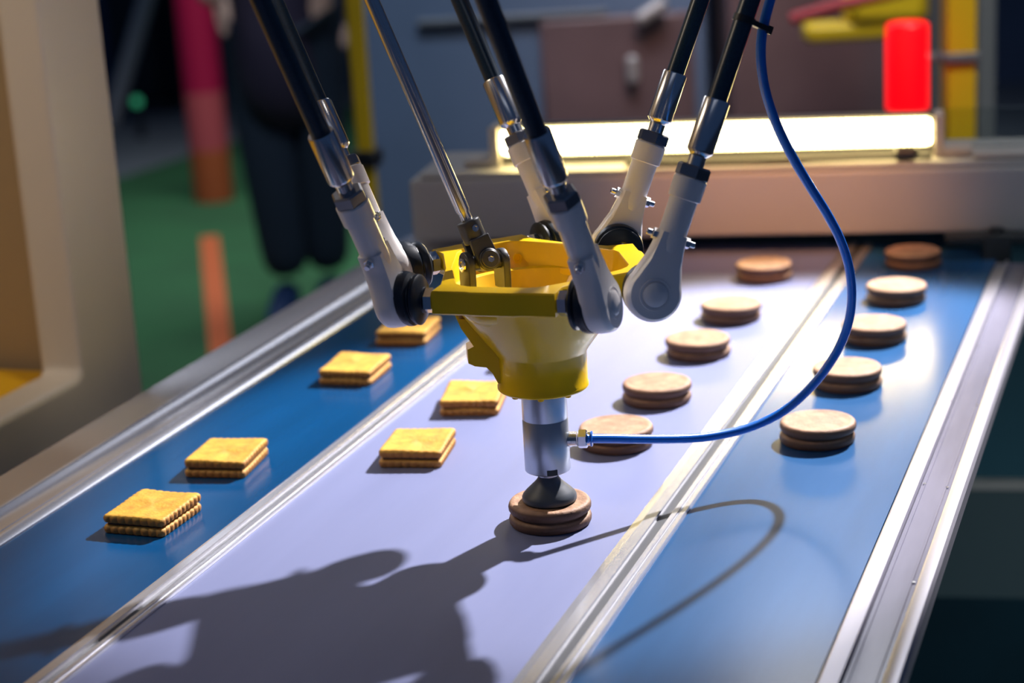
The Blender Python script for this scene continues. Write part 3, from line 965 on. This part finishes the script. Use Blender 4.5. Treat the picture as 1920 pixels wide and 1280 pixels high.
# ------------------------------------------------------------------ hall background, left
pf0 = at(402, 378, -0.9)
bt = thing('banner_post', 'red barrier post fading to rose and orange, standing on the green carpet', 'post', pf0)
Zs = [0, 0.20, 0.40, 1.30]
w_ = 0.075
for (z0, z1, mm, nm) in ((0.0, 0.20, 'orange', 'foot_band'), (0.20, 0.42, 'pink2', 'rose_band'), (0.42, 1.5, 'pink', 'red_band')):
    MB().cyl(pf0 + Z * (z0 + 0.009), pf0 + Z * (z1 + 0.009), w_, 24).build(nm, M[mm], bt, pf0)
t0, t1 = at(393, 448, -0.9), at(425, 760, -0.9)
dv = (t1 - t0).normalized()
sv = V((dv.y, -dv.x, 0))
mb = MB()
mb.loft([[V((p.x, p.y, z)) for p in (t0 - sv * .032, t0 + sv * .032, t1 + sv * .032, t1 - sv * .032)] for z in (0.008, 0.011)])
tag(mb.build('floor_tape', M['orange'], loc=(t0.x, t0.y, 0), smooth=False), 'orange tape strip on the green carpet in front of the red post', 'tape')

sc0 = at(285, 200, -0.9)
sc_ = thing('dark_stand', 'black equipment stand far back beside the cream enclosure', 'stand', sc0)
MB().box(sc0 + Z * 0.55, (0.26, 0.3, 1.0)).build('column', M['blackp'], sc_, sc0, bevel=0.02)
MB().box(sc0 + Z * 0.025, (0.4, 0.4, 0.05)).build('foot', M['blackp'], sc_, sc0, bevel=0.01)
gl0 = at_depth(258, 190, 9.0)
mb = MB().lathe(gl0, -Y, [(0, 0.022), (0.015, 0.022), (0.022, 0.016), (0.026, 0.003)], 18)
o = mb.build('indicator_lamp', M['greenled'], sc_, sc0)
MB().cyl(gl0 + Y * .01, (gl0.x, gl0.y, 0), 0.018, 12).build('lamp_stem', M['blackp'], sc_, sc0)
# pale slanted strut
s0, s1 = at_depth(208, 235, 8.8), at_depth(275, 0, 8.8)
s0 = at(206, 238, -0.9)
s1 = at_depth(280, -20, (R.transposed() @ (s0 - CAM)).z)
mb = MB().cyl(s0, s0 + (s1 - s0) * 1.5, 0.042, 16)
tag(mb.build('slanted_strut', M['bracket'], loc=s0), 'pale grey slanted strut behind the top of the cream enclosure', 'strut')

m_ax = (EU, EV, Z)
# yellow fence post left, with black clamp
yp0 = at_depth(697, 420, 3.4)
yb = V((yp0.x, yp0.y, 0))
fp = thing('fence_post', 'slim yellow fence post with a black clamp between the left rods and the steel shaft', 'post', yb)
MB().box(yb + Z * 1.2, (0.030, 0.030, 2.4), m_ax).build('post', M['ypost'], fp, yb, bevel=0.004)
cz = at_plane(688, 238, yb, (yb - CAM).normalized()).z
MB().box(V((yb.x, yb.y, cz)), (0.046, 0.046, 0.03)).build('clamp', M['blackp'], fp, yb, bevel=0.004)
MB().box(yb + Z * 0.01, (0.10, 0.10, 0.02)).build('base_plate', M['ypost'], fp, yb, bevel=0.003)

# blue grey machine behind the middle
mq = at_depth(1010, 300, 4.6)
mz = V((mq.x, mq.y, 0))
mbx = thing('machine_housing', 'dark slate machine housing standing behind the grey beam in the middle', 'machine', mz)
m_ax = (EU, EV, Z)
MB().box(mz + Z * 0.75, (0.78, 0.5, 1.5), m_ax).build('housing', M['wallpanel'], mbx, mz, bevel=0.02)
for (x0, x1, y0, y1, mm, nm) in ((1030, 1290, 60, 250, 'machine', 'door'),):
    c = at_plane((x0 + x1) / 2, (y0 + y1) / 2, mz - EV * 0.26, EV)
    MB().box(c, (0.34, 0.02, 0.30), m_ax).build(nm, M[mm], mbx, mz, bevel=0.01)
c = at_plane(1186, 130, mz - EV * 0.29, EV)
MB().cyl(c - Z * 0.03, c + Z * 0.03, 0.014, 14, ch=0.006).build('handle', M['chrome'], mbx, mz)
c0, c1 = at_plane(1196, 38, mz - EV * 0.30, EV), at_plane(1248, 4, mz - EV * 0.30, EV)
MB().cyl(c0, c1, 0.016, 14, ch=0.006).build('lever', M['chrome'], mbx, mz)
c = at_plane(960, 32, mz - EV * 0.26, EV)
MB().box(c, (0.42, 0.02, 0.012), m_ax).build('trim', M['gpost'], mbx, mz, bevel=0.003)

# right: second machine, yellow arm, red tube, red lamp, posts
mq = at_depth(1585, 300, 4.4)
mz = V((mq.x, mq.y, 0))
mr_ = thing('machine_cabinet', 'dark warm-tinted machine cabinet behind the light bar on the right', 'machine', mz)
MB().box(mz + Z * 0.62, (0.56, 0.4, 1.24), m_ax).build('housing', M['machine'], mr_, mz, bevel=0.02)
MB().box(mz + Z * 1.25, (0.58, 0.42, 0.02), m_ax).build('lid', M['machine'], mr_, mz, bevel=0.004)

aq = at_depth(1640, 20, 3.8)
ya = thing('yellow_arm', 'blurred yellow machine arm at the top behind the red lamp', 'arm', aq)
MB().box(aq + EU * 0.02 + Z * 0.05, (0.16, 0.10, 0.15), m_ax).build('housing', M['ypost'], ya, aq, bevel=0.02)
MB().box(aq - EU * 0.06 - Z * 0.035, (0.16, 0.08, 0.035), m_ax).build('forearm', M['ypost'], ya, aq, bevel=0.01)
MB().box(aq + EU * 0.02 + Z * 0.35, (0.09, 0.09, 0.5), m_ax).build('column', M['ypost'], ya, aq, bevel=0.01)
r0, r1 = at_depth(1482, 36, 3.6), at_depth(1660, -8, 3.6)
tag(MB().tube([r0, r0.lerp(r1, .5) + Z * .004, r1, r1 + (r1 - r0) * 0.8], 0.011, 12).build('red_hose', M['redtube'], loc=r0), 'red hose slanting across in front of the yellow arm', 'hose')

lq = at_depth(1701, 207, 2.9)
rl = thing('red_lamp', 'glowing red signal lamp standing behind the right end of the light bar', 'lamp', V((lq.x, lq.y, lq.z)))
hh = (at_depth(1700, 42, 2.9) - lq).length
MB().lathe(lq, Z, [(0, 0.027), (0.004, 0.0315), (hh - 0.006, 0.0315), (hh - 0.002, 0.029), (hh, 0.024)], 28).build('lens', M['redlamp'], rl, lq)
MB().cyl(lq - Z * 0.05, lq, 0.029, 24).build('socket', M['blackp'], rl, lq)
MB().cyl(V((lq.x, lq.y, 0)), lq - Z * 0.05, 0.012, 16).build('pole', M['gpost'], rl, lq)


def post(px, py, depth, w, mm, name, label, clamp=None):
    q = at_depth(px, py, depth)
    b_ = V((q.x, q.y, 0))
    t = thing(name, label, 'post', b_)
    MB().box(b_ + Z * 1.2, (w, w, 2.4), m_ax).build('post', M[mm], t, b_, bevel=0.003)
    MB().box(b_ + Z * 0.01, (w * 2.4, w * 2.4, 0.02), m_ax).build('base_plate', M[mm], t, b_, bevel=0.003)
    if clamp:
        z = at_plane(px, clamp, b_, EV).z
        MB().box(V((b_.x, b_.y, z)), (w * 1.25, w * 1.25, 0.016), m_ax).build('clamp', M['gpost'], t, b_, bevel=0.003)
        MB().box(V((b_.x, b_.y, z)) - EU * w, (w * 1.4, 0.014, 0.012), m_ax).build('clamp_arm', M['gpost'], t, b_, bevel=0.002)
    return t


post(1797, 105, 3.0, 0.046, 'ypost', 'fence_post', 'broad yellow fence post with a grey clamp at the upper right', 105)
post(1846, 105, 3.15, 0.030, 'gpost', 'fence_post', 'grey fence post right of the broad yellow post')
post(1752, 100, 3.3, 0.018, 'gpost', 'fence_post', 'thin grey fence post between the red lamp and the broad yellow post')

# ------------------------------------------------------------------ visitor behind the conveyor
vp = at(575, 588, -0.9)
pe = thing('person', 'person in dark jacket and navy trousers standing on the green carpet behind the conveyor', 'person', V((vp.x, vp.y, 0.008)), math.radians(20))


def skin(name, material, verts, edges, radii, root=0, sub=2):
    me = bpy.data.meshes.new(name)
    me.from_pydata([V(v) for v in verts], edges, [])
    me.materials.append(material)
    o = bpy.data.objects.new(name, me)
    COL.objects.link(o)
    o.parent = pe
    md = o.modifiers.new('skin', 'SKIN')
    md.use_smooth_shade = True
    for i, r in enumerate(radii):
        r = r if isinstance(r, tuple) else (r, r)
        me.skin_vertices[0].data[i].radius = r
        me.skin_vertices[0].data[i].use_root = (i == root)
    s = o.modifiers.new('sub', 'SUBSURF')
    s.levels = s.render_levels = sub
    return o


# local axes: x to the person's left (picture right), y away
body_v = [(0, 0, 0.92), (0, 0, 1.10), (0, 0.0, 1.32), (0, 0, 1.46), (0, -0.01, 1.53), (0, -0.03, 1.62), (0, -0.03, 1.72), (0, -0.02, 1.78),
          (-0.17, 0, 1.40), (-0.23, -0.01, 1.13), (-0.21, -0.10, 0.98), (-0.15, -0.17, 0.93),
          (0.17, 0, 1.40), (0.23, 0.0, 1.13), (0.22, -0.05, 0.90), (0.215, -0.06, 0.83),
          (-0.09, 0, 0.86), (-0.08, -0.01, 0.48), (-0.055, 0.01, 0.10), (0.09, 0, 0.86), (0.08, 0.03, 0.48), (0.07, 0.06, 0.10)]
body_e = [(0, 1), (1, 2), (2, 3), (3, 4), (4, 5), (5, 6), (6, 7), (2, 8), (8, 9), (9, 10), (10, 11), (2, 12), (12, 13), (13, 14), (14, 15), (0, 16), (16, 17), (17, 18), (0, 19), (19, 20), (20, 21)]
body_r = [(.13, .10), (.13, .10), (.14, .10), .06, .055, (.075, .09), (.078, .095), .05, .05, .04, .03, .035, .05, .04, .03, .035, .08, .055, .04, .08, .055, .04]
bd = skin('body', M['skin'], body_v, body_e, body_r)
# fingers on both hands
for sx in (-1, 1):
    hx, hy, hz = (-0.145, -0.175, 0.915) if sx < 0 else (0.215, -0.065, 0.815)
    for f in range(4):
        q = V((hx + 0.004 * sx, hy - 0.030 + 0.020 * f, hz))
        L_ = (0.070, 0.080, 0.076, 0.060)[f]
        mb = MB().tube([q, q + V((-.006 * sx, -.004, -L_ * .5)), q + V((-.016 * sx, -.010, -L_))], 0.009, 8)
        mb.build('finger', M['skin'], bd)
    q = V((hx - 0.018 * sx, hy - 0.03, hz + 0.02))
    MB().tube([q, q + V((-.012 * sx, -.022, -.03)), q + V((-.012 * sx, -.028, -.055))], 0.010, 8).build('thumb', M['skin'], bd)
skin('coat', M['jacket'], [(-0.01, 0, 0.52), (-0.02, 0, 0.78), (-0.01, 0, 1.05), (0, 0, 1.30), (0, 0, 1.45), (-0.18, 0, 1.40), (-0.25, -0.01, 1.13), (-0.215, -0.095, 0.99), (0.18, 0, 1.40), (0.24, 0, 1.13), (0.225, -0.045, 0.91)],
     [(0, 1), (1, 2), (2, 3), (3, 4), (3, 5), (5, 6), (6, 7), (3, 8), (8, 9), (9, 10)], [(.18, .13), (.205, .14), (.185, .13), (.18, .13), (.075, .07), .080, .070, .058, .080, .070, .058], root=2)
skin('trousers', M['trousers'], [(0, 0, 0.95), (-0.075, 0, 0.82), (-0.065, -0.01, 0.46), (-0.045, 0.01, 0.10), (0.085, 0, 0.82), (0.075, 0.03, 0.46), (0.07, 0.06, 0.10)],
     [(0, 1), (1, 2), (2, 3), (0, 4), (4, 5), (5, 6)], [(.16, .11), (.105, .11), .090, .072, (.105, .11), .085, .070])
for sx, fy in ((-0.055, 0.0), (0.07, 0.05)):
    mb = MB()
    rings = []
    for t, wx, hz in ((-0.08, .030, .06), (-0.04, .040, .085), (0.02, .042, .09), (0.09, .048, .06), (0.15, .046, .045), (0.185, .030, .03)):
        rings.append([V((sx + wx * math.cos(a), fy - t, max(0.0, hz * 0.5 + hz * 0.5 * math.sin(a)))) for a in [2 * math.pi * i / 14 for i in range(14)]])
    mb.loft(rings)
    mb.build('shoe', M['shoe'], pe)
hr = MB().lathe((0, -0.015, 1.66), Z, [(0, 0.088), (0.05, 0.092), (0.10, 0.080), (0.135, 0.045), (0.145, 0.005)], 20)
for v in hr.b.verts:
    v.co.y = -0.02 + (v.co.y + 0.02) * 1.12 + 0.012
hr.build('hair', M['hair'], pe)
fc = MB().lathe((0, -0.118, 1.665), V((0, -1, -0.2)), [(0, 0.014), (0.018, 0.009), (0.024, 0.003)], 10)
fc.build('nose', M['skin'], bd)
for sx in (-1, 1):
    MB().lathe((sx * 0.032, -0.112, 1.70), V((0, -1, 0)), [(0, 0.011), (0.004, 0.008), (0.006, 0.002)], 10).build('eye', M['hair'], bd)
    MB().lathe((sx * 0.076, -0.02, 1.68), V((sx, 0, 0)), [(0, 0.026), (0.012, 0.022), (0.014, 0.008)], 12).build('ear', M['skin'], bd)
MB().box((0, -0.117, 1.625), (0.045, 0.01, 0.010)).build('mouth', M['pink2'], bd, bevel=0.003)
